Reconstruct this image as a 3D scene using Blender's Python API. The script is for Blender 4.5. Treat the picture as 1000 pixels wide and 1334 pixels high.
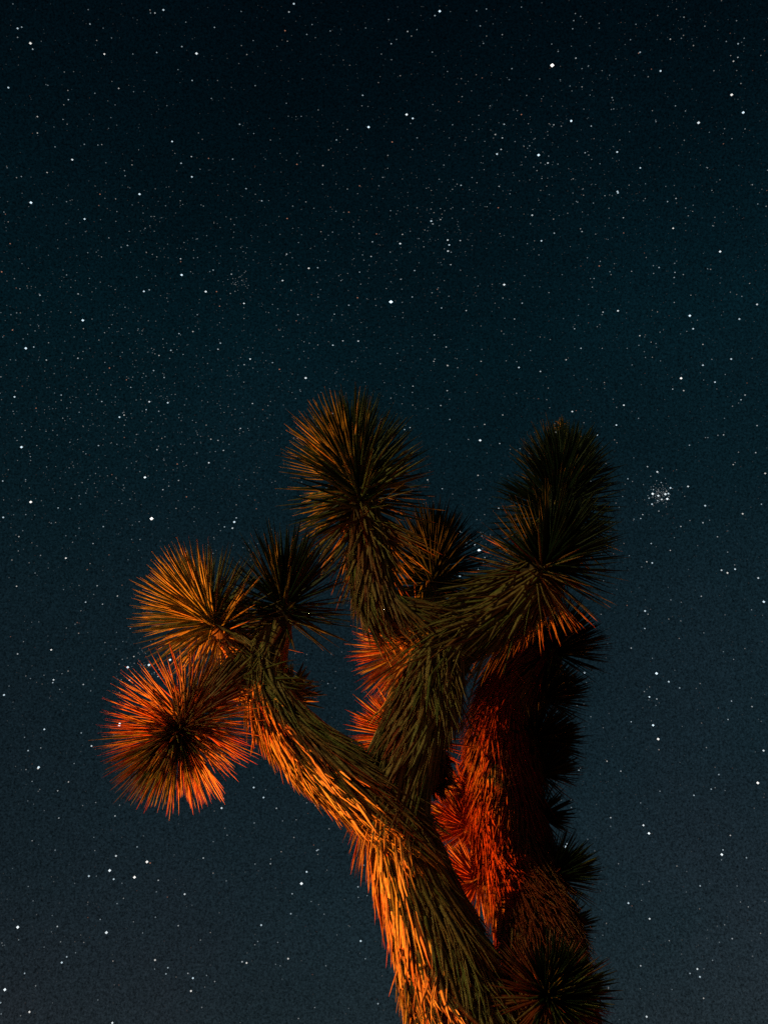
import bpy, math, random
import numpy as np
from mathutils import Vector, Matrix

for o in list(bpy.data.objects):
    bpy.data.objects.remove(o)
scene = bpy.context.scene
C = scene.collection
random.seed(7)
rng = np.random.default_rng(11)
R = math.radians

# ------------------------------------------------------------------ camera
CAM = np.array([0.0, 0.0, 1.35])
PITCH = R(38)
FPX = 1500.0                                   # focal length in photo pixels (photo is 1000 x 1334)
FWD = np.array([0, math.cos(PITCH), math.sin(PITCH)])
UPV = np.array([0, -math.sin(PITCH), math.cos(PITCH)])
RIGHT = np.array([1.0, 0, 0])
cd = bpy.data.cameras.new('camera')
cam = bpy.data.objects.new('camera', cd)
C.objects.link(cam)
cam.location = CAM
cam.rotation_euler = (math.pi/2 + PITCH, 0, 0)
cd.sensor_fit = 'VERTICAL'
cd.sensor_height = 36
cd.lens = FPX/1334*36
cd.clip_start = 0.05
cd.clip_end = 12000
scene.camera = cam

# ------------------------------------------------------------------ night sky, moon, exposure
MOON_DIR = np.array([0.70, 0.62, -0.30])       # the way moonlight travels
MOON_DIR = MOON_DIR/np.linalg.norm(MOON_DIR)
moon_elev = math.asin(-MOON_DIR[2])
moon_az = math.atan2(-MOON_DIR[0], -MOON_DIR[1])   # clockwise from +Y

world = bpy.data.worlds.new('World')
scene.world = world
world.use_nodes = True
nt = world.node_tree
nt.nodes.clear()
def wn(t, **k):
    n = nt.nodes.new(t)
    for a, b in k.items():
        setattr(n, a, b)
    return n
out = wn('ShaderNodeOutputWorld')
bg = wn('ShaderNodeBackground')
sky = wn('ShaderNodeTexSky', sky_type='NISHITA', sun_disc=False)
sky.sun_elevation = moon_elev
sky.sun_rotation = moon_az
sky.air_density = 1.0
sky.dust_density = 0.6
sky.ozone_density = 2.0
tint = wn('ShaderNodeMix', data_type='RGBA', blend_type='MULTIPLY')
tint.inputs[0].default_value = 1.0
tint.inputs[7].default_value = (0.62, 0.93, 0.70, 1)
nt.links.new(sky.outputs[0], tint.inputs[6])
tc = wn('ShaderNodeTexCoord')
# faint star clouds, and fine grain put into the sky colour
def noise(scale, detail, rough):
    n = wn('ShaderNodeTexNoise')
    n.inputs['Scale'].default_value = scale
    n.inputs['Detail'].default_value = detail
    n.inputs['Roughness'].default_value = rough
    nt.links.new(tc.outputs['Generated'], n.inputs['Vector'])
    return n
def mrange(src, a, b, c, d):
    m = wn('ShaderNodeMapRange')
    m.inputs[1].default_value = a; m.inputs[2].default_value = b
    m.inputs[3].default_value = c; m.inputs[4].default_value = d
    nt.links.new(src, m.inputs[0])
    return m
def mul(a, b):
    m = wn('ShaderNodeMath', operation='MULTIPLY')
    nt.links.new(a, m.inputs[0]); nt.links.new(b, m.inputs[1])
    return m
cloud = mrange(noise(4.0, 4, 0.55).outputs[0], 0.3, 0.7, 0.86, 1.14)
grain = mrange(noise(560.0, 2, 0.9).outputs[0], 0.27, 0.73, 0.2, 1.8)
both = mul(cloud.outputs[0], grain.outputs[0])
# faint dusty star cloud, greyish purple low in the sky
dust = noise(2.6, 5, 0.6)
dcol = wn('ShaderNodeValToRGB')
dcol.color_ramp.elements[0].position = 0.42; dcol.color_ramp.elements[0].color = (0.70, 0.78, 0.80, 1)
dcol.color_ramp.elements[1].position = 0.68; dcol.color_ramp.elements[1].color = (1.0, 0.83, 0.86, 1)
nt.links.new(dust.outputs[0], dcol.inputs[0])
mixc = wn('ShaderNodeMix', data_type='RGBA', blend_type='MULTIPLY')
mixc.inputs[0].default_value = 1.0
# airglow: the sky pales and reddens towards the horizon all the way round
sep = wn('ShaderNodeSeparateXYZ')
nt.links.new(tc.outputs['Generated'], sep.inputs[0])
glow = wn('ShaderNodeValToRGB')
els = glow.color_ramp.elements
stops = [(0.0, (2.3, 1.4, 1.5)), (0.24, (2.3, 1.5, 1.65)), (0.54, (1.75, 1.95, 2.05)), (0.72, (0.85, 2.05, 2.2)), (0.90, (0.2, 0.8, 1.0))]
while len(els) < len(stops):
    els.new(0.5)
for el, (p_, c_) in zip(els, stops):
    el.position = p_; el.color = tuple(v/2.5 for v in c_) + (1,)
nt.links.new(sep.outputs[2], glow.inputs[0])
air = wn('ShaderNodeMix', data_type='RGBA', blend_type='MULTIPLY')
air.inputs[0].default_value = 1.0
nt.links.new(tint.outputs[2], air.inputs[6])
nt.links.new(glow.outputs[0], air.inputs[7])
air2 = wn('ShaderNodeMix', data_type='RGBA', blend_type='MULTIPLY')
air2.inputs[0].default_value = 1.0
nt.links.new(air.outputs[2], air2.inputs[6])
nt.links.new(dcol.outputs[0], air2.inputs[7])
nt.links.new(air2.outputs[2], mixc.inputs[6])
nt.links.new(both.outputs[0], mixc.inputs[7])
nt.links.new(mixc.outputs[2], bg.inputs[0])
bg.inputs[1].default_value = 0.0042*2.5*1.25
nt.links.new(bg.outputs[0], out.inputs[0])

md = bpy.data.lights.new('moon', 'SUN')
md.energy = 0.72
md.angle = R(0.5)
md.color = (1.0, 0.86, 0.32)
moon = bpy.data.objects.new('moon', md)
C.objects.link(moon)
moon.location = (-6, -8, 8)
moon.rotation_euler = Vector(MOON_DIR).to_track_quat('-Z', 'Y').to_euler()

scene.view_settings.view_transform = 'Standard'
scene.view_settings.look = 'None'
scene.view_settings.exposure = 0
scene.view_settings.gamma = 1
scene.view_settings.use_curve_mapping = False
scene.render.engine = 'CYCLES'
scene.cycles.use_denoising = False
scene.cycles.max_bounces = 4
scene.cycles.diffuse_bounces = 3
scene.cycles.glossy_bounces = 2
scene.cycles.sample_clamp_indirect = 2.0
scene.cycles.use_adaptive_sampling = False
scene.cycles.caustics_reflective = False
scene.cycles.caustics_refractive = False

FIRE_POS = np.array([-4.4, 5.1, 0.0])        # campfire on the ground, left of the tree
FIRE_ENERGY = 4400.0
FIRE_COLOR = (1.0, 0.24, 0.022)

# ------------------------------------------------------------------ helpers
def ray(px, py):
    return FWD + RIGHT*((px-500)/FPX) + UPV*((667-py)/FPX)
def at(px, py, Y):
    d = ray(px, py)
    t = (Y-CAM[1])/d[1]
    return CAM + d*t, t                        # point, depth along the optical axis
def unit(v):
    v = np.asarray(v, float)
    return v/np.maximum(np.linalg.norm(v, axis=-1, keepdims=True), 1e-9)
def link(o, parent=None, **props):
    C.objects.link(o)
    if parent is not None:
        o.parent = parent
    for k, v in props.items():
        o[k] = v
    return o
def mesh_obj(name, verts, faces, m, parent=None, attrs=None, smooth=False, **props):
    me = bpy.data.meshes.new(name)
    verts = np.asarray(verts, np.float32)
    faces = np.asarray(faces, np.int32)
    nv, nf, k = len(verts), len(faces), faces.shape[1]
    me.vertices.add(nv)
    me.vertices.foreach_set('co', verts.ravel())
    me.loops.add(nf*k)
    me.loops.foreach_set('vertex_index', faces.ravel())
    me.polygons.add(nf)
    me.polygons.foreach_set('loop_start', np.arange(nf, dtype=np.int32)*k)
    me.polygons.foreach_set('loop_total', np.full(nf, k, np.int32))
    me.update(calc_edges=True)
    me.validate()
    for an, arr in (attrs or {}).items():
        a = me.attributes.new(an, 'FLOAT', 'POINT')
        a.data.foreach_set('value', np.asarray(arr, np.float32))
    if smooth:
        me.polygons.foreach_set('use_smooth', np.ones(nf, bool))
    me.materials.append(m)
    return link(bpy.data.objects.new(name, me), parent, **props)

# ------------------------------------------------------------------ materials
def new_mat(name):
    m = bpy.data.materials.new(name)
    m.use_nodes = True
    n = m.node_tree
    return m, n, n.nodes['Principled BSDF']
def ramp(n, stops):
    r = n.nodes.new('ShaderNodeValToRGB')
    e = r.color_ramp.elements
    while len(e) < len(stops):
        e.new(0.5)
    for el, (p, c) in zip(e, stops):
        el.position = p
        el.color = (*c, 1)
    return r
def leaf_material():
    m, n, b = new_mat('yucca_leaf')
    a = n.nodes.new('ShaderNodeAttribute'); a.attribute_name = 'dry'
    al = n.nodes.new('ShaderNodeAttribute'); al.attribute_name = 'along'
    geo = n.nodes.new('ShaderNodeNewGeometry')
    no = n.nodes.new('ShaderNodeTexNoise')
    no.inputs['Scale'].default_value = 26
    no.inputs['Detail'].default_value = 3
    n.links.new(geo.outputs['Position'], no.inputs['Vector'])
    # dryness + a little wandering + brown tip
    mr = n.nodes.new('ShaderNodeMapRange')
    mr.inputs[1].default_value = 0.3; mr.inputs[2].default_value = 0.7
    mr.inputs[3].default_value = -0.07; mr.inputs[4].default_value = 0.07
    n.links.new(no.outputs[0], mr.inputs[0])
    ad = n.nodes.new('ShaderNodeMath'); ad.operation = 'ADD'
    n.links.new(a.outputs['Fac'], ad.inputs[0]); n.links.new(mr.outputs[0], ad.inputs[1])
    tip = n.nodes.new('ShaderNodeMapRange')
    tip.inputs[1].default_value = 0.88; tip.inputs[2].default_value = 1.0
    tip.inputs[3].default_value = 0.0; tip.inputs[4].default_value = 0.2
    n.links.new(al.outputs['Fac'], tip.inputs[0])
    ad2 = n.nodes.new('ShaderNodeMath'); ad2.operation = 'ADD'; ad2.use_clamp = True
    n.links.new(ad.outputs[0], ad2.inputs[0]); n.links.new(tip.outputs[0], ad2.inputs[1])
    r = ramp(n, [(0.0, (.008, .020, .008)), (0.20, (.020, .036, .012)), (0.40, (.21, .22, .065)),
                 (0.58, (.34, .25, .10)), (0.82, (.28, .135, .055)), (1.0, (.30, .058, .022))])  # reddest stop stands in for deep red firelight on dead leaves
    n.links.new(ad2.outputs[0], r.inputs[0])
    # fine fibres and blotches
    no2 = n.nodes.new('ShaderNodeTexNoise')
    no2.inputs['Scale'].default_value = 130
    no2.inputs['Detail'].default_value = 4
    n.links.new(geo.outputs['Position'], no2.inputs['Vector'])
    mr2 = n.nodes.new('ShaderNodeMapRange')
    mr2.inputs[1].default_value = 0.3; mr2.inputs[2].default_value = 0.7
    mr2.inputs[3].default_value = 0.55; mr2.inputs[4].default_value = 1.25
    n.links.new(no2.outputs[0], mr2.inputs[0])
    mx = n.nodes.new('ShaderNodeMix'); mx.data_type = 'RGBA'; mx.blend_type = 'MULTIPLY'
    mx.inputs[0].default_value = 1
    n.links.new(r.outputs[0], mx.inputs[6]); n.links.new(mr2.outputs[0], mx.inputs[7])
    n.links.new(mx.outputs[2], b.inputs['Base Color'])
    b.inputs['Roughness'].default_value = 0.45
    b.inputs['Specular IOR Level'].default_value = 0.2
    return m
LEAF = leaf_material()
def bark_material():
    m, n, b = new_mat('fibrous_bark')
    geo = n.nodes.new('ShaderNodeNewGeometry')
    mp = n.nodes.new('ShaderNodeMapping'); mp.inputs['Scale'].default_value = (60, 60, 9)
    n.links.new(geo.outputs['Position'], mp.inputs['Vector'])
    no = n.nodes.new('ShaderNodeTexNoise'); no.inputs['Scale'].default_value = 1.0; no.inputs['Detail'].default_value = 5
    n.links.new(mp.outputs[0], no.inputs['Vector'])
    r = ramp(n, [(0.3, (.05, .032, .02)), (0.7, (.17, .10, .055))])
    n.links.new(no.outputs[0], r.inputs[0]); n.links.new(r.outputs[0], b.inputs['Base Color'])
    bu = n.nodes.new('ShaderNodeBump'); bu.inputs['Strength'].default_value = 0.8; bu.inputs['Distance'].default_value = 0.02
    n.links.new(no.outputs[0], bu.inputs['Height']); n.links.new(bu.outputs[0], b.inputs['Normal'])
    b.inputs['Roughness'].default_value = 0.9
    return m
BARK = bark_material()
def mottled(name, c1, c2, scale, rough=0.9, bump=0.5, dist=0.02):
    m, n, b = new_mat(name)
    geo = n.nodes.new('ShaderNodeNewGeometry')
    no = n.nodes.new('ShaderNodeTexNoise'); no.inputs['Scale'].default_value = scale; no.inputs['Detail'].default_value = 8
    n.links.new(geo.outputs['Position'], no.inputs['Vector'])
    r = ramp(n, [(0.3, c1), (0.7, c2)])
    n.links.new(no.outputs[0], r.inputs[0]); n.links.new(r.outputs[0], b.inputs['Base Color'])
    bu = n.nodes.new('ShaderNodeBump'); bu.inputs['Strength'].default_value = bump; bu.inputs['Distance'].default_value = dist
    n.links.new(no.outputs[0], bu.inputs['Height']); n.links.new(bu.outputs[0], b.inputs['Normal'])
    b.inputs['Roughness'].default_value = rough
    return m
SAND = mottled('desert_sand', (.17, .12, .08), (.30, .22, .15), 3.0)
ROCK = mottled('fire_ring_rock', (.10, .08, .07), (.28, .22, .18), 14.0)
CHAR = mottled('charred_wood', (.012, .010, .009), (.10, .06, .035), 22.0)

# ------------------------------------------------------------------ ground
def make_ground():
    rad = np.concatenate([[0.0], np.geomspace(0.5, 4000, 46)])
    nth = 72
    vs = [(0, 3.2, 0)]
    for r in rad[1:]:
        for k in range(nth):
            a = 2*math.pi*k/nth
            x, y = r*math.cos(a), 3.2 + r*math.sin(a)
            fade = min(1.0, max(0.0, (r-4)/30))
            z = fade*(0.25*math.sin(x*.11+1)*math.cos(y*.09) + 0.6*math.sin(x*.013+.5)*math.sin(y*.011))
            z += 0.012*math.sin(3.1*x+y)*math.cos(2.7*y)*(1 if r > 0.8 else 0)
            vs.append((x, y, z))
    fs = []
    for k in range(nth):
        fs.append((0, 1+k, 1+(k+1) % nth))
    tri = fs
    quads = []
    for i in range(len(rad)-2):
        a0, b0 = 1+i*nth, 1+(i+1)*nth
        for k in range(nth):
            k2 = (k+1) % nth
            quads += [(a0+k, b0+k, b0+k2), (a0+k, b0+k2, a0+k2)]
    return mesh_obj('ground', vs, tri+quads, SAND, smooth=True, kind='structure')
make_ground()

# ------------------------------------------------------------------ leaves
ST = np.array([0.0, 0.14, 0.5, 0.82, 1.0])
SW = np.array([0.75, 1.0, 0.86, 0.45, 0.05])
def leaf_quads():
    q = []
    for i in range(4):
        a, b = 3*i, 3*(i+1)
        q += [(a, a+1, b+1, b), (a+1, a+2, b+2, b+1), (a+2, a, b, b+2)]
    q.append((0, 2, 1, 1))
    return q[:-1]
LQ = np.array(leaf_quads())
def leaves_geometry(base, d, nrm, L, W, bend, dry):
    """base, d, nrm (N,3); L, W, bend, dry (N,) -> verts, quads, attributes"""
    n = len(base)
    d = unit(d)
    side = unit(np.cross(d, nrm))
    nn = unit(np.cross(side, d))
    V = np.zeros((n, 5, 3, 3))
    for i, (t, w) in enumerate(zip(ST, SW)):
        c = base + d*(L*t)[:, None] + nn*(bend*L*t*t)[:, None]
        hw = (0.5*W*w)[:, None]
        V[:, i, 0] = c - side*hw + nn*hw*0.25
        V[:, i, 1] = c + side*hw + nn*hw*0.25
        V[:, i, 2] = c - nn*hw*0.55
    F = LQ[None] + (np.arange(n)*15)[:, None, None]
    along = np.broadcast_to(ST[None, :, None], (n, 5, 3))
    dr = np.broadcast_to(dry[:, None, None], (n, 5, 3))
    return V.reshape(-1, 3), F.reshape(-1, 4), {'along': along.ravel(), 'dry': dr.ravel()}
variants = {}
def leaf_variant(dry, bend):
    kd, kb = round(min(max(dry, 0), 1)*8), (-1 if bend < -0.04 else (1 if bend > 0.04 else 0))
    if (kd, kb) not in variants:
        v, f, at_ = leaves_geometry(np.zeros((1, 3)), np.array([[0, 1.0, 0]]), np.array([[0, 0, 1.0]]),
                                    np.array([1.0]), np.array([1.0]), np.array([0.0]), np.array([kd/8]))
        v[:, 2] += kb*0.07*18*v[:, 1]**2
        o = mesh_obj('leaf', v, f, LEAF, attrs=at_)
        variants[(kd, kb)] = o.data
        bpy.data.objects.remove(o)
    return variants[(kd, kb)]
def place_leaf(name, parent, base, d, nrm, L, W, bend, dry):
    d = unit(d); side = unit(np.cross(d, nrm)); nn = unit(np.cross(side, d))
    o = bpy.data.objects.new(name, leaf_variant(dry, bend))
    link(o, parent)
    M = Matrix.Identity(4)
    for i in range(3):
        M[i][0] = side[i]*W; M[i][1] = d[i]*L; M[i][2] = nn[i]*W; M[i][3] = base[i]
    o.matrix_local = M
    return o
def emit_leaves(parent, arr, nsingle, single_name, mass_name, score):
    """arr = (base,d,nrm,L,W,bend,dry): the best-scoring ones as objects of their own, the rest joined"""
    order = np.argsort(-score)
    one = order[:nsingle]
    rest = order[nsingle:]
    for i in one:
        place_leaf(single_name, parent, *[a[i] for a in arr])
    v, f, at_ = leaves_geometry(*[a[rest] for a in arr])
    mesh_obj(mass_name, v, f, LEAF, parent, at_, kind='stuff')

# ------------------------------------------------------------------ the tree
BASE = np.array([0.42, 3.35, 0.0])
tree = bpy.data.objects.new('joshua_tree', None)
tree.location = BASE
tree.empty_display_size = 0.4
link(tree, label='shaggy Joshua tree with forked trunk and spiky leaf rosettes, lit orange by firelight', category='tree')

def spline(P, n):
    """Catmull-Rom through rows of P (x,y,z,r)"""
    P = np.asarray(P, float)
    Q = np.vstack([2*P[0]-P[1], P, 2*P[-1]-P[-2]])
    res = []
    for i in range(1, len(Q)-2):
        p0, p1, p2, p3 = Q[i-1:i+3]
        for t in np.linspace(0, 1, n, endpoint=False):
            res.append(0.5*((2*p1)+(-p0+p2)*t+(2*p0-5*p1+4*p2-p3)*t*t+(-p0+3*p1-3*p2+p3)*t**3))
    res.append(P[-1])
    return np.array(res)
def frames(S):
    T = unit(np.gradient(S[:, :3], axis=0))
    A = np.zeros_like(T); ref = np.array([0.3, 1, 0.1])
    for i in range(len(T)):
        ref = ref - T[i]*np.dot(ref, T[i]); ref = unit(ref); A[i] = ref
    return T, A, np.cross(T, A)
def tube(name, S, m, parent, nseg=16, k=1.0, **props):
    T, A, B = frames(S)
    n = len(S)
    th = np.linspace(0, 2*math.pi, nseg, endpoint=False)
    wob = 1 + 0.08*rng.standard_normal((n, nseg))
    ring = (A[:, None]*np.cos(th)[None, :, None] + B[:, None]*np.sin(th)[None, :, None])
    V = S[:, None, :3] - BASE + ring*(S[:, 3, None, None]*k*wob[..., None])
    V = V.reshape(-1, 3)
    F = []
    for i in range(n-1):
        for j in range(nseg):
            j2 = (j+1) % nseg
            F.append((i*nseg+j, i*nseg+j2, (i+1)*nseg+j2, (i+1)*nseg+j))
    # pinch the ends shut
    c0, c1 = len(V), len(V)+1
    V = np.vstack([V, S[0, :3]-BASE-T[0]*0.02, S[-1, :3]-BASE+T[-1]*0.02])
    for j in range(0, nseg, 2):
        F.append((c0, (j+2) % nseg, j+1, j))
        o = (n-1)*nseg
        F.append((c1, o+j, o+j+1, o+(j+2) % nseg))
    return mesh_obj(name, V, F, m, parent, smooth=True, **props)

def px_path(pts):
    """rows (px, py, Y, radius in px) or ('w', x, y, z, r)"""
    out_ = []
    for p in pts:
        if p[0] == 'w':
            out_.append(p[1:])
        else:
            q, t = at(p[0], p[1], p[2])
            out_.append((*q, p[3]*t/FPX))
    return np.array(out_)

def stem(name, pts, nsingle, dry=(0.63, 0.12), L=(0.13, 0.23), W=(0.009, 0.016), density=1900, mess=0.0, messz=2.35,
         stick=0.10, label=None):
    S = spline(px_path(pts), 10)
    props = {'label': label} if label else {}
    core = tube(name, S, BARK, tree, k=0.74, **props)
    T, A, B = frames(S)
    seg = np.linalg.norm(np.diff(S[:, :3], axis=0), axis=1)
    cum = np.concatenate([[0], np.cumsum(seg)])
    circ = 2*math.pi*np.interp(np.linspace(0, 1, 200), cum/cum[-1], S[:, 3])
    N = int(1.45*density*cum[-1]*circ.mean())
    # sample in proportion to radius
    cdf = np.cumsum(circ); cdf /= cdf[-1]
    u = np.interp(rng.random(N), cdf, np.linspace(0, 1, 200))*cum[-1]
    def ip(X): return np.stack([np.interp(u, cum, X[:, k]) for k in range(X.shape[1])], 1)
    P = ip(S); t_ = unit(ip(T)); a_ = unit(ip(A)); b_ = unit(np.cross(t_, a_))
    ph = rng.random(N)*2*math.pi
    rad = a_*np.cos(ph)[:, None] + b_*np.sin(ph)[:, None]
    tan = np.cross(t_, rad)
    z = P[:, 2]
    m_ = np.clip((messz - z)/0.5, 0, 1)*mess                     # old shredded thatch low on the trunk
    Ls = rng.uniform(*L, N)*(1-0.45*m_)
    Ws = (W[0]*0.6+(W[1]-W[0]*0.6)*rng.random(N)**1.6)*(1-0.35*m_)
    rr = P[:, 3]
    dep = rng.random(N)
    r0 = rr*(0.70+0.16*dep)
    sn = np.clip((rr*(0.92+0.16*rng.random(N)) - r0)/Ls + stick*rng.random(N)**4 + m_*0.10*np.minimum(rng.standard_normal(N)**2, 3), 0.02, 0.6)
    sk = 0.13*rng.standard_normal(N) + m_*0.55*rng.standard_normal(N) + 0.16*np.sin(u*9+ph*2)
    d = unit(-t_*np.sqrt(1-sn**2)[:, None] + rad*sn[:, None] + tan*sk[:, None])
    nrm = unit(rad + tan*0.35*rng.standard_normal(N)[:, None])
    bend = rng.uniform(-0.07, 0.05, N)
    clump = 0.10*np.sin(u*7.3+3*ph)+0.05*np.sin(u*17+5*ph)
    dr = np.clip(rng.normal(dry[0], dry[1], N)+clump*1.2, 0.36, 1)
    # keep leaf bases from starting before the stem's own foot
    base = P[:, :3] + rad*r0[:, None] - BASE
    face = np.einsum('ij,ij->i', rad, unit(CAM - P[:, :3]))
    score = np.where((face > 0.25), dep + 0.5*face + rng.random(N)*0.5, -1) - (z < 2.0)*3
    emit_leaves(core, (base, d, nrm, Ls, Ws, bend, dr), nsingle, 'dead_leaf', 'dead_leaf_thatch', score)
    return core

def rosette(b, a, N, L, nsingle, ang=(8, 140), dead=0.25, dry_or_lit=0.12, spread=0.08, rstem=0.03, W=(0.0085, 0.0125), red_glow=0.0,
            drylo=None, label=None, tilt=0.0):
    """b, a = (px, py, Y) of the foot and the growing tip of the leafy stem"""
    Pb, _ = at(*b); Pa, _ = at(*a)
    ax = unit(Pa-Pb); ln = np.linalg.norm(Pa-Pb)
    S = spline(np.array([(*(Pb-ax*0.04), rstem*1.1), (*((Pb+Pa)/2), rstem), (*Pa, rstem*0.55)]), 4)
    props = {'label': label} if label else {}
    core = tube('leaf_rosette', S, BARK, tree, nseg=10, **props)
    u = np.sqrt(rng.random(N))*0.96 + 0.04*rng.random(N)          # more leaves near the tip
    ph = np.arange(N)*2.39996 + rng.normal(0, 0.25, N)
    ref = unit(np.cross(ax, [0.31, 0.2, 0.92])); ref2 = np.cross(ax, ref)
    rad = ref*np.cos(ph)[:, None] + ref2*np.sin(ph)[:, None]
    th = R(ang[1]) + (R(ang[0])-R(ang[1]))*u**1.15 + rng.normal(0, R(9), N)
    d = ax*np.cos(th)[:, None] + rad*np.sin(th)[:, None]
    d[:, 2] -= tilt*0.3
    d = unit(d + 0.05*rng.standard_normal((N, 3)))
    nrm = unit(ax*np.sin(th)[:, None] - rad*np.cos(th)[:, None])
    base = Pb + ax*(u*ln)[:, None] + rad*(rstem*0.6) - BASE
    Ls = L*rng.uniform(0.80, 1.08, N)*np.where(u > 0.9, 0.85, 1)
    Ws = rng.uniform(*W, N)
    bend = rng.uniform(-0.06, 0.05, N)
    pd = np.clip((dead - u)/0.25 + 0.5, 0, 1)                     # leaves below 'dead' have dried out
    isd = rng.random(N) < pd
    dr = np.where(isd, rng.normal(0.62+red_glow, 0.12, N), rng.normal(dry_or_lit, spread, N))  # dried leaves pushed towards red to paint in the fire's red light
    dr = np.clip(dr, 0, 1)
    Ws = Ws*np.where(isd, 0.85, 1)
    tocam = unit(CAM - (base+BASE))
    face = np.einsum('ij,ij->i', d, tocam)
    score = np.where((face > -0.1) & (face < 0.8), face + rng.random(N), -1)
    emit_leaves(core, (base, d, nrm, Ls, Ws, bend, dr), nsingle, 'leaf', 'leaf_mass', score)
    return core

# trunk and limbs (photo pixels and the vertical plane each stands in)
stem('trunk', [('w', 0.42, 3.5, -0.1, 0.27), ('w', 0.40, 3.5, 0.6, 0.21), ('w', 0.33, 3.5, 1.4, 0.18), (608, 1370, 3.48, 84),
               (590, 1290, 3.45, 74), (560, 1200, 3.39, 64), (528, 1110, 3.31, 53), (516, 1050, 3.24, 51), (527, 990, 3.2, 46),
               (546, 930, 3.17, 45), (563, 870, 3.15, 42), (572, 825, 3.15, 38)],
     nsingle=80, mess=1.0, messz=2.6, density=1700, W=(0.010, 0.020), label='main trunk shaggy with hanging dead leaves')
stem('limb', [(540, 1150, 3.32, 34), (514, 1074, 3.24, 40), (446, 1012, 3.17, 45), (392, 965, 3.15, 42), (356, 915, 3.14, 36), (347, 865, 3.14, 31),
              (358, 815, 3.14, 26)], nsingle=50, L=(0.10, 0.19), W=(0.010, 0.018))
stem('limb', [(560, 900, 3.15, 36), (556, 840, 3.14, 38), (535, 810, 3.11, 37), (504, 798, 3.08, 34), (486, 762, 3.07, 30), (480, 710, 3.07, 28), (474, 655, 3.08, 22)],
     nsingle=45, L=(0.11, 0.2), W=(0.010, 0.019))
stem('limb', [(562, 900, 3.16, 36), (576, 846, 3.16, 40), (614, 814, 3.17, 42), (656, 786, 3.18, 42), (698, 752, 3.18, 32)], nsingle=35,
     L=(0.15, 0.27), W=(0.009, 0.016), stick=0.45, dry=(0.55, 0.13))
stem('limb', [(662, 800, 3.25, 34), (694, 770, 3.32, 32), (712, 720, 3.36, 28), (726, 660, 3.38, 22)], nsingle=0, L=(0.12, 0.2), stick=0.3)
stem('limb', [(560, 830, 3.25, 30), (558, 800, 3.35, 24), (560, 770, 3.40, 18)], nsingle=0, dry=(0.38, 0.03), L=(0.12, 0.2), stick=0.3)  # duller leaf colour stands in for shade on this limb
stem('limb', [(560, 1010, 3.30, 26), (556, 985, 3.5, 26), (545, 965, 3.62, 22)], nsingle=0, dry=(0.9, 0.08), L=(0.1, 0.18), stick=0.3)  # red glow of the fire put into the leaf colour
stem('limb', [(572, 870, 3.25, 28), (564, 845, 3.4, 26), (552, 835, 3.50, 22)], nsingle=0, dry=(0.9, 0.08), L=(0.1, 0.18), stick=0.3)  # same red glow painted into the leaves
stem('limb', [(338, 880, 3.15, 26), (315, 850, 3.14, 24), (292, 826, 3.14, 20)], nsingle=5, L=(0.12, 0.2), stick=0.3)
stem('limb', [(340, 900, 3.14, 28), (300, 890, 3.12, 26), (262, 915, 3.08, 22)], nsingle=8, L=(0.12, 0.2), stick=0.3)
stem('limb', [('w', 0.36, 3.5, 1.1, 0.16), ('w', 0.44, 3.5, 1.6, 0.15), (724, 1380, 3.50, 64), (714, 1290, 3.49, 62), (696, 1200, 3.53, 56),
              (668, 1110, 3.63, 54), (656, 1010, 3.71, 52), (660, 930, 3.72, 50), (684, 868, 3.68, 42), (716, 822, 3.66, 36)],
     nsingle=60, density=2700, dry=(0.97, 0.06), mess=0.4, messz=2.9, L=(0.10, 0.2), W=(0.006, 0.012), stick=0.15, label='second stem behind the main trunk')  # reddened leaf colour carries the red light on this rear stem

# rosettes
rosette((482, 712, 3.07), (456, 588, 3.08), 640, 0.265, 34, W=(0.010, 0.0155), ang=(8, 163), dead=0.34, dry_or_lit=0.25, spread=0.14, red_glow=.08)  # paler leaf tone paints in some of the golden firelight
rosette((298, 830, 3.14), (258, 790, 3.16), 470, 0.235, 36, ang=(6, 140), dead=0.15, dry_or_lit=0.43, spread=0.09, W=(0.008, 0.013))  # golden firelight partly put into the leaf colour
rosette((368, 815, 3.14), (372, 770, 3.12), 290, 0.25, 24, ang=(6, 135), dead=0.12, dry_or_lit=0.1, spread=0.08)
rosette((258, 918, 3.08), (224, 968, 2.98), 720, 0.218, 36, ang=(6, 150), dead=0.85, dry_or_lit=0.4, spread=0.2, red_glow=.25, W=(0.006, 0.010))  # redder dried leaves paint in deep orange firelight
rosette((562, 800, 3.40), (566, 716, 3.44), 420, 0.22, 10, ang=(8, 160), dead=0.03, dry_or_lit=0.02, spread=0.03)  # near-black leaf colour stands in for shade on the rear crown
rosette((716, 715, 3.37), (735, 608, 3.4), 620, 0.235, 26, W=(0.010, 0.0155), ang=(14, 125), dead=0.12, dry_or_lit=0.08, spread=0.06)  # low leaf tone keeps this crown dark: shade put into the colour
rosette((688, 768, 3.18), (724, 716, 3.14), 380, 0.25, 26, W=(0.010, 0.015), ang=(8, 150), dead=0.48, dry_or_lit=0.08, spread=0.06, red_glow=.14)
rosette((706, 858, 3.62), (728, 840, 3.58), 300, 0.20, 14, ang=(8, 135), dead=0.1, dry_or_lit=0.06, red_glow=.3)  # reddened dead leaves here and on the next ones carry painted red light
rosette((688, 965, 3.70), (706, 962, 3.67), 220, 0.165, 10, ang=(8, 120), dead=0.2, dry_or_lit=0.08, red_glow=.3)
rosette((700, 915, 3.68), (718, 905, 3.66), 160, 0.16, 6, ang=(8, 120), dead=0.2, dry_or_lit=0.08, red_glow=.3)
rosette((696, 1010, 3.72), (710, 1000, 3.7), 140, 0.14, 6, ang=(8, 120), dead=0.2, dry_or_lit=0.08, red_glow=.3)
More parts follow.
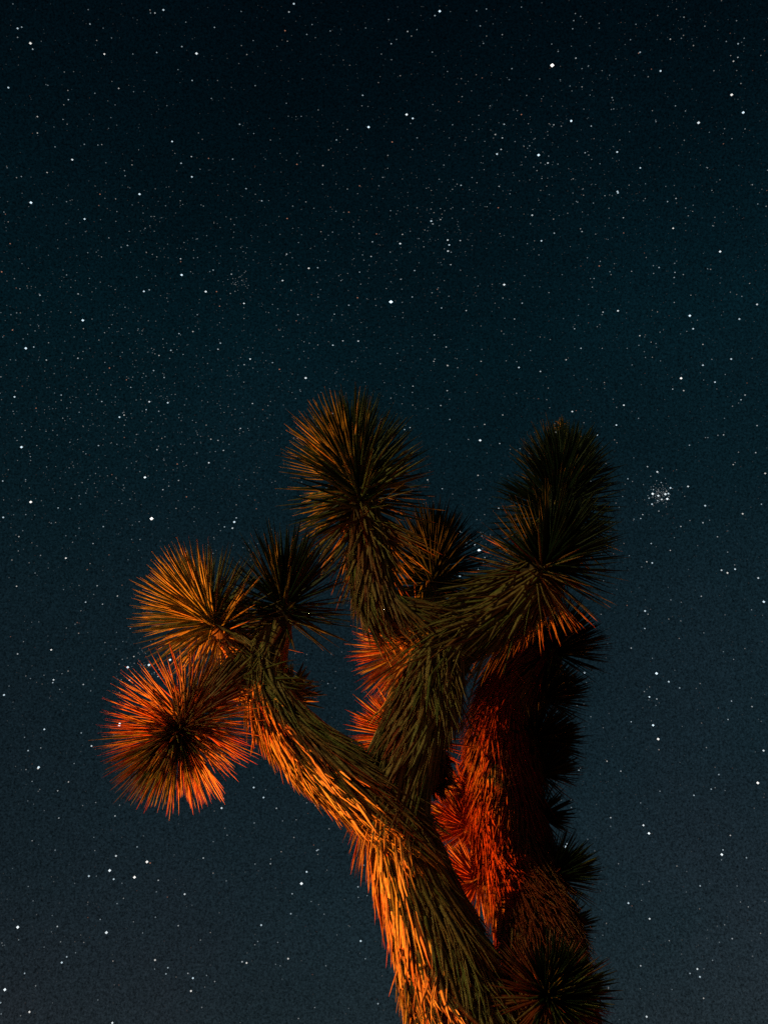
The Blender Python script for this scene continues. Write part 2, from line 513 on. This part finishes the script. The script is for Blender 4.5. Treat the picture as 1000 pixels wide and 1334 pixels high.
rosette((700, 1065, 3.68), (712, 1060, 3.66), 90, 0.10, 0, ang=(8, 120), dead=0.2, dry_or_lit=0.08, red_glow=.3)
rosette((708, 1150, 3.58), (730, 1135, 3.56), 170, 0.145, 12, ang=(8, 110), dead=0.3, dry_or_lit=0.08, red_glow=.3)
rosette((722, 1215, 3.54), (738, 1205, 3.54), 90, 0.10, 0, ang=(8, 120), dead=0.2, dry_or_lit=0.08, red_glow=.3)
rosette((702, 1306, 3.42), (722, 1292, 3.33), 420, 0.175, 24, ang=(8, 140), dead=0.7, dry_or_lit=0.15, red_glow=.33)  # red glow painted into the dead leaves
rosette((628, 1085, 3.78), (600, 1072, 3.78), 330, 0.15, 14, ang=(8, 140), dead=0.9, dry_or_lit=0.5, red_glow=.35)  # inner orange-red glow put into leaf colour, next four likewise
rosette((632, 1150, 3.66), (612, 1140, 3.70), 220, 0.13, 6, ang=(8, 140), dead=0.9, dry_or_lit=0.5, red_glow=.35)
rosette((618, 1035, 3.76), (602, 1030, 3.78), 150, 0.11, 6, ang=(8, 140), dead=0.9, dry_or_lit=0.5, red_glow=.35)
rosette((545, 965, 3.62), (522, 955, 3.70), 380, 0.20, 10, ang=(8, 130), dead=0.9, dry_or_lit=0.5, red_glow=.3)
rosette((552, 835, 3.50), (526, 852, 3.62), 380, 0.22, 14, ang=(8, 130), dead=0.9, dry_or_lit=0.5, red_glow=.3)
rosette((372, 915, 3.24), (382, 900, 3.28), 70, 0.10, 0, ang=(8, 110), dead=0.2, dry_or_lit=0.1)

# old seed stalk on the right-hand crown
def seed_stalk():
    p0, t0 = at(734, 605, 3.4); p1, t1 = at(733, 551, 3.42)
    S = spline(np.array([(*p0, .006), (*((p0+p1)/2), .005), (*p1, .002)]), 4)
    st = tube('seed_stalk', S, BARK, tree, nseg=8)
    n = 110
    u = rng.random(n)
    base = p0 + (p1-p0)*(0.35+0.65*u)[:, None] - BASE
    d = unit(rng.standard_normal((n, 3)) + unit(p1-p0)*0.9)
    nr = unit(rng.standard_normal((n, 3)))
    v, f, a = leaves_geometry(base, d, nr, 0.02+0.055*(1-u)*rng.random(n)+0.015, np.full(n, .004), rng.uniform(-.2, .2, n), rng.normal(.30, .05, n))
    mesh_obj('dry_twigs', v, f, LEAF, st, a, kind='stuff')
seed_stalk()

# ------------------------------------------------------------------ campfire that lights the tree
def campfire():
    root = bpy.data.objects.new('campfire', None)
    root.location = FIRE_POS
    link(root, label='burning campfire in a ring of stones on the sand beside the tree', category='campfire')
    import bmesh
    for k in range(11):
        bm = bmesh.new()
        bmesh.ops.create_icosphere(bm, subdivisions=2, radius=1)
        s = [random.uniform(.09, .14), random.uniform(.08, .12), random.uniform(.07, .10)]
        for v in bm.verts:
            f = 1+0.16*math.sin(3*v.co.x+k)+0.13*math.sin(4*v.co.y+2*k)+0.1*math.cos(5*v.co.z+k)
            v.co = Vector((v.co.x*s[0]*f, v.co.y*s[1]*f, v.co.z*s[2]*f))
        me = bpy.data.meshes.new('stone'); bm.to_mesh(me); bm.free(); me.materials.append(ROCK)
        o = link(bpy.data.objects.new('stone', me), root)
        a = 2*math.pi*k/11
        o.location = (0.48*math.cos(a), 0.48*math.sin(a), 0.05); o.rotation_euler = (0, 0, a+random.random())
    for k in range(6):
        a = 2*math.pi*k/6+0.3
        p = np.array([0.30*math.cos(a), 0.30*math.sin(a), 0.05]); q = np.array([-0.05*math.cos(a), -0.05*math.sin(a), 0.34])
        S = np.array([(*(p*(1-t)+q*t), 0.045*(1+.12*math.sin(9*t+k))) for t in np.linspace(0, 1, 7)])
        S[:, :3] += BASE
        tube('log', S, CHAR, root, nseg=10)
    m, n, b = new_mat('flame')
    b.inputs['Base Color'].default_value = (.8, .3, .05, 1)
    b.inputs['Emission Color'].default_value = (1.0, 0.34, 0.05, 1)
    b.inputs['Emission Strength'].default_value = 12
    m.cycles.emission_sampling = 'NONE'
    for k in range(5):
        a = 2*math.pi*k/5; h = random.uniform(.30, .5); r0 = .08
        S = []
        for t in np.linspace(0, 1, 9):
            S.append((.09*math.cos(a)*(1-t)+.03*math.sin(6*t+k), .09*math.sin(a)*(1-t)+.03*math.cos(5*t+k), .14+h*t, r0*(math.sin(math.pi*min(1, .25+.75*t)))+.003))
        S = np.array(S); S[:, :3] += BASE
        tube('flame', S, m, root, nseg=10)
    ld = bpy.data.lights.new('firelight', 'POINT')
    ld.energy = FIRE_ENERGY; ld.color = FIRE_COLOR; ld.shadow_soft_size = 0.12
    lo = link(bpy.data.objects.new('firelight', ld), root)
    lo.location = (0, 0, 0.85)
campfire()

# ------------------------------------------------------------------ stars
# brighter stars read off the photograph: (tile origin x, y, magnification, [(x, y, size class 1 brightest .. 4)])
TILES = [
 (0, 0, 2.994, [(70,110,2),(86,105,3),(70,145,4),(120,168,1),(129,191,3),(34,341,2),(147,454,3),(147,518,3),(185,672,3),(283,622,2),(252,280,4),(352,93,3),(408,210,2),(464,344,3),(519,210,4),(612,204,3),(638,38,2),(605,50,3),(588,50,4),(586,38,4),(767,208,1),(837,106,3),(710,181,3),(750,313,3),(672,551,2),(747,610,3),(707,636,3),(749,689,2),(908,620,3),(935,484,3),(941,44,4),(942,177,4),(963,212,4),(268,388,3),(250,408,4),(266,352,4),(188,332,4),(371,363,4),(247,465,4),(66,692,4),(414,634,4),(398,563,4),(383,565,4),(489,685,4),(825,383,4),(960,735,3),(990,520,4),(522,357,4),(695,271,4),(330,562,4),(216,572,4)]),
 (333, 0, 2.994, [(149,14,2),(130,46,3),(717,43,1),(698,60,3),(115,119,5),(124,160,4),(220,95,4),(528,170,3),(592,122,3),(628,115,4),(607,140,4),(490,210,4),(440,495,1),(588,446,1),(612,461,2),(532,553,5),(417,371,3),(414,412,4),(315,545,3),(262,645,3),(161,640,5),(162,597,4),(800,722,3),(948,726,3),(940,600,2),(956,582,3),(961,537,3),(933,524,3),(968,484,3),(816,546,4),(767,486,4),(747,278,4),(869,449,4),(690,407,4),(261,718,4),(178,453,4),(244,428,4),(495,691,4),(405,724,5),(804,376,4),(120,402,4),(913,412,4)]),
 (666, 0, 2.994, [(158,254,0),(250,226,3),(156,171,4),(232,471,1),(105,604,1),(141,635,2),(144,608,4),(164,486,3),(310,491,3),(411,592,2),(286,595,3),(344,638,4),(501,654,2),(412,746,2),(580,276,2),(500,203,3),(618,152,3),(708,177,4),(882,170,3),(881,223,3),(864,238,3),(853,216,4),(836,161,4),(857,369,1),(902,438,1),(728,478,1),(909,502,4),(38,446,5),(38,27,4),(248,52,4),(341,90,4),(484,94,4),(274,338,4),(395,390,4),(299,256,4),(548,431,4),(677,432,4),(770,515,4),(780,742,4),(876,80,4),(113,742,4),(858,540,4),(893,325,4)]),
 (0, 250, 2.994, [(122,41,1),(545,8,1),(331,105,2),(709,323,1),(803,388,1),(562,387,2),(583,381,3),(324,500,1),(102,609,1),(133,604,3),(305,648,3),(306,397,3),(498,208,3),(705,260,3),(952,434,2),(903,320,3),(832,304,3),(819,310,4),(845,388,5),(857,445,5),(41,201,5),(8,311,5),(391,8,5),(50,538,5),(428,686,5),(494,732,5),(157,402,3),(79,377,4),(182,655,3),(699,552,3),(753,544,3),(860,589,3),(851,613,3),(667,617,3),(621,637,3),(592,609,4),(600,696,3),(641,723,3),(976,651,2),(953,673,3),(987,686,4),(952,493,4),(440,479,4),(426,529,4),(387,577,4),(439,588,4),(410,664,4),(478,625,4),(567,141,4),(453,114,4),(457,76,4),(603,95,4),(590,95,4),(785,50,4),(914,127,4),(770,182,4),(277,469,4),(261,323,4),(360,495,4),(715,633,4)]),
 (333, 250, 2.994, [(24,34,3),(527,428,0),(968,361,1),(684,113,2),(690,124,3),(720,107,3),(748,187,2),(754,206,2),(749,230,2),(797,189,3),(760,283,3),(563,201,2),(572,165,3),(455,194,3),(450,251,3),(403,162,4),(471,163,5),(363,78,5),(123,103,5),(397,412,5),(313,75,4),(227,63,4),(207,297,2),(242,295,3),(105,345,2),(121,242,3),(143,256,4),(405,312,3),(565,340,3),(619,306,3),(610,409,3),(571,430,4),(509,376,4),(307,476,3),(363,441,3),(165,478,3),(66,438,4),(400,581,2),(301,597,2),(340,580,3),(189,584,4),(209,589,4),(188,621,4),(66,665,3),(195,725,1),(694,660,3),(742,604,3),(696,557,3),(748,677,3),(784,650,4),(878,660,3),(820,462,3),(724,452,3),(752,406,4),(945,61,5),(951,162,4),(913,44,4),(901,57,4),(720,64,4),(683,66,4),(629,61,4),(659,148,4),(970,492,4),(976,658,4),(194,683,4),(93,691,5),(310,706,4),(866,366,4)]),
 (666, 250, 2.994, [(414,3,2),(640,25,3),(607,37,3),(629,141,2),(812,232,1),(80,90,2),(73,124,4),(116,190,2),(166,160,3),(274,154,3),(268,143,4),(435,100,3),(295,256,4),(341,288,5),(345,270,4),(387,322,4),(574,294,3),(553,317,4),(636,313,3),(633,333,3),(775,301,4),(763,299,4),(927,356,4),(956,438,2),(887,495,2),(694,482,1),(707,533,2),(682,543,4),(745,594,3),(745,675,2),(855,651,2),(780,652,4),(660,726,1),(792,741,2),(832,711,4),(414,463,2),(356,468,3),(352,478,4),(499,560,3),(543,585,4),(578,546,4),(270,609,3),(353,609,4),(450,609,4),(245,533,3),(212,654,3),(112,700,3),(28,684,3),(41,433,3),(11,495,3),(73,618,4),(469,674,4),(698,402,4),(852,390,4),(106,245,4),(61,201,4),(145,392,4),(280,12,4),(363,14,4),(705,75,4),(748,733,4),(937,648,4),(521,645,4),(548,644,4)]),
 (0, 500, 2.994, [(58,50,2),(240,43,3),(240,63,4),(142,94,5),(85,246,1),(121,460,1),(14,520,2),(228,483,3),(258,679,2),(364,622,3),(404,556,3),(566,364,1),(592,525,0),(655,73,2),(583,69,2),(571,100,3),(620,106,3),(511,13,3),(398,68,3),(467,129,2),(485,121,3),(532,62,4),(385,240,3),(457,235,4),(613,256,3),(823,215,3),(851,220,3),(872,259,3),(815,307,2),(697,376,3),(727,317,4),(692,312,5),(636,412,3),(728,440,5),(758,479,4),(922,471,4),(914,538,1),(922,522,3),(907,562,2),(876,557,3),(860,572,4),(938,173,3),(967,173,4),(985,76,3),(771,198,4),(705,234,4),(894,235,4),(876,328,4),(12,378,3),(102,509,4),(280,445,4),(75,595,3),(115,697,4),(181,184,4),(246,133,4),(262,94,4),(310,110,4),(145,240,4),(120,283,4),(68,220,4),(183,323,4),(336,272,4),(271,327,4),(453,366,4),(547,606,4),(218,540,4),(315,468,4)]),
 (0, 750, 2.994, [(66,40,3),(380,38,3),(335,102,3),(367,72,4),(401,110,3),(459,78,3),(201,288,2),(70,304,3),(93,256,4),(260,203,4),(294,188,4),(210,405,2),(207,416,3),(17,464,2),(326,423,3),(355,448,4),(174,598,2),(318,612,3),(111,681,3),(358,663,2),(152,746,1),(97,629,4),(499,356,1),(506,406,2),(523,314,3),(582,347,1),(664,327,1),(671,384,2),(617,392,3),(603,376,4),(620,364,4),(617,352,4),(474,405,4),(460,402,4),(478,325,4),(467,580,0),(467,454,4),(243,381,4),(173,387,4),(102,390,4),(938,676,4),(935,730,4)]),
 (0, 1000, 3.996, [(200,2,2),(94,829,1),(27,1154,1),(155,1270,2),(323,1013,2),(349,983,3),(395,962,4),(438,908,4),(317,905,4),(300,825,3),(555,857,1),(572,534,1),(593,579,2),(605,458,2),(464,563,2),(503,563,4),(701,569,1),(766,489,1),(783,495,5),(825,585,3),(815,645,4),(962,657,2),(715,411,3),(600,250,3),(490,361,4),(495,430,4),(308,261,3),(302,119,3),(358,73,3),(169,70,4),(500,180,4),(611,706,4),(810,777,4),(929,821,3),(808,1000,2),(875,1040,3),(865,1072,3),(806,1047,4),(979,1069,3),(995,1161,2),(586,1327,2),(130,1069,3),(12,911,4),(5,1222,3),(149,617,4),(174,692,4),(696,801,4),(511,1208,4)]),
 (250, 1000, 3.996, [(322,102,2),(373,154,2),(440,210,3),(155,209,2),(60,469,3),(409,499,3),(411,474,4),(650,430,3),(657,426,3),(655,450,4),(597,541,2),(570,602,1),(522,655,3),(515,759,3),(361,818,2),(285,1015,2),(262,1009,3),(501,993,2),(460,1030,4),(436,1022,4),(878,901,2),(864,619,3),(866,674,4),(893,506,3),(714,317,4),(688,761,4),(97,857,4),(968,1227,3),(639,1247,4),(697,1030,4),(184,350,4),(112,384,4),(6,1094,2),(328,920,4),(343,903,4),(447,908,4),(543,270,4),(531,362,4)]),
 (700, 1000, 3.333, [(954,65,1),(785,29,3),(677,119,3),(752,92,3),(769,86,4),(360,14,3),(178,10,3),(137,146,3),(145,172,4),(446,152,4),(316,216,3),(458,249,2),(482,284,1),(118,340,1),(126,329,3),(835,293,3),(798,376,1),(803,356,3),(905,390,3),(704,512,3),(393,587,2),(485,655,2),(350,416,4),(603,426,4),(879,582,4),(913,603,4),(843,741,3),(810,681,4),(787,757,4),(692,873,2),(703,907,2),(660,892,3),(446,859,3),(472,1080,2),(306,968,2),(306,954,3),(570,750,4),(719,1000,3),(966,718,4),(273,448,4),(45,134,4)]),
 (700, 750, 3.333, [(956,9,2),(980,112,1),(465,152,2),(464,228,3),(405,313,3),(497,357,4),(515,423,1),(568,459,2),(615,486,3),(484,525,2),(516,534,3),(462,502,4),(405,633,3),(500,648,1),(522,708,1),(840,543,3),(929,567,3),(825,623,3),(979,758,2),(203,420,2),(166,510,3),(130,697,3),(121,745,3),(300,804,3),(709,88,3),(577,104,4),(622,114,4),(568,187,4),(620,195,4),(720,247,4),(849,362,4),(927,147,4),(230,611,4),(285,22,3),(170,562,4),(704,467,4),(898,315,4)]),
 (780, 500, 4.545, [(145,125,2),(101,243,2),(434,30,3),(499,39,3),(862,65,3),(838,93,3),(788,131,4),(933,246,3),(735,301,3),(628,317,4),(642,317,4),(533,362,3),(925,406,3),(792,477,3),(803,464,4),(981,529,2),(343,520,2),(285,489,3),(304,546,4),(316,650,1),(349,661,1),(391,652,1),(408,648,2),(398,634,3),(402,680,1),(369,683,2),(312,711,2),(421,615,2),(320,625,3),(340,636,4),(345,690,3),(294,676,3),(411,666,4),(366,583,3),(525,606,2),(352,752,3),(257,773,3),(245,796,3),(205,800,4),(169,561,3),(626,720,2),(848,768,2),(959,711,3),(482,843,3),(613,821,3),(652,806,4),(536,808,4),(699,904,3),(307,944,3),(420,985,3),(281,1052,3),(313,1059,2),(723,1102,2),(758,1118,2),(803,1096,2),(117,727,3),(69,819,4),(759,995,4),(232,203,4),(444,909,4),(138,666,4)]),
 (520, 470, 3.571, [(555,30,2),(655,48,3),(223,20,3),(63,117,3),(222,138,3),(192,207,3),(233,178,4),(234,272,3),(62,205,4),(50,310,3),(24,319,3),(375,369,1),(396,295,3),(480,251,3),(348,307,4),(466,384,3),(691,126,4),(803,235,2),(918,344,2),(365,532,3),(199,594,3),(461,685,3),(280,796,0),(348,852,1),(371,881,0),(338,885,3),(322,866,3),(235,811,2),(366,967,2),(281,1000,2),(343,953,3),(397,914,3),(131,553,3),(726,331,3),(546,415,4),(560,408,4),(247,619,4),(378,596,4),(367,598,4),(952,100,4),(684,180,4),(544,150,4),(545,3,4)]),
]
OCT = np.array([(1,0,0),(-1,0,0),(0,1,0),(0,-1,0),(0,0,1),(0,0,-1)], float)
OCF = np.array([(0,2,4),(2,1,4),(1,3,4),(3,0,4),(2,0,5),(1,2,5),(3,1,5),(0,3,5)])
def stars():
    D, size, lum, tone = [], [], [], []
    SZ = {0: 2.5, 1: 1.75, 2: 1.3, 3: 1.0, 4: 0.8, 5: 0.95}          # radius in photo pixels
    LU = {0: 1.6, 1: 1.1, 2: 0.75, 3: 0.42, 4: 0.22, 5: 0.36}
    for ox, oy, mg, pts in TILES:
        for x, y, c in pts:
            D.append(unit(ray(ox+x/mg, oy+y/mg)))
            size.append(SZ[c]*rng.uniform(.92, 1.1)); lum.append(LU[c]*rng.uniform(.8, 1.2))
            tone.append(1.0 if c == 5 else rng.choice([0.0, 0.15, 0.35], p=[.5, .35, .15]))
    for cx, cy, sg, k in [(860, 645, 6, 90), (860, 645, 16, 40), (560, 300, 30, 60), (622, 705, 14, 40), (190, 868, 22, 60), (700, 195, 60, 120),
                          (310, 366, 8, 30), (170, 430, 110, 260), (90, 560, 90, 200), (260, 560, 90, 160), (420, 400, 110, 260)]:
        for x, y in rng.normal((cx, cy), sg, (k, 2)):
            D.append(unit(ray(x, y))); size.append(rng.uniform(.5, .85)); lum.append(rng.uniform(.05, .22)); tone.append(rng.choice([0.0, 0.2]))
    n = 95000                                                       # fainter stars over the whole sky
    z = rng.uniform(-0.02, 1, n); a = rng.uniform(0, 2*math.pi, n)
    d = np.stack([np.sqrt(1-z*z)*np.cos(a), np.sqrt(1-z*z)*np.sin(a), z], 1)
    # the star band runs across the view from lower left to upper right
    b1, b2 = unit(ray(0, 560)), unit(ray(1000, 120))
    nb = unit(np.cross(b1, b2))
    keep = rng.random(n) < 0.42 + 0.58*np.exp(-(np.dot(d, nb)/0.17)**2)
    d = d[keep]; n = len(d)
    mag = rng.power(0.45, n)
    D = np.vstack([np.array(D), d])
    size = np.concatenate([size, 0.5+0.4*mag]); lum = np.concatenate([lum, 0.05+0.22*mag**4])
    tone = np.concatenate([tone, rng.choice([0.0, 0.2, 0.45, 0.9], n, p=[.5, .3, .14, .06])])
    RAD = 5000.0
    s = size*RAD/FPX
    dep = np.ones(len(D))
    V = D[:, None]*RAD + OCT[None]*s[:, None, None]
    F = OCF[None] + (np.arange(len(D))*6)[:, None, None]
    m = bpy.data.materials.new('starlight'); m.use_nodes = True
    n_ = m.node_tree; n_.nodes.clear()
    o = n_.nodes.new('ShaderNodeOutputMaterial'); e = n_.nodes.new('ShaderNodeEmission')
    al = n_.nodes.new('ShaderNodeAttribute'); al.attribute_name = 'lum'
    at_ = n_.nodes.new('ShaderNodeAttribute'); at_.attribute_name = 'tone'
    r = ramp(n_, [(0, (.72, .90, 1)), (.4, (1, .95, .88)), (1, (1, .42, .26))])
    n_.links.new(at_.outputs['Fac'], r.inputs[0]); n_.links.new(r.outputs[0], e.inputs[0])
    n_.links.new(al.outputs['Fac'], e.inputs[1]); n_.links.new(e.outputs[0], o.inputs[0])
    m.cycles.emission_sampling = 'NONE'
    mesh_obj('stars', V.reshape(-1, 3), F.reshape(-1, 3), m, None,
             {'lum': np.repeat(lum, 6), 'tone': np.repeat(tone, 6)}, kind='stuff',
             label='countless white stars scattered over the dark night sky', category='stars')
stars()
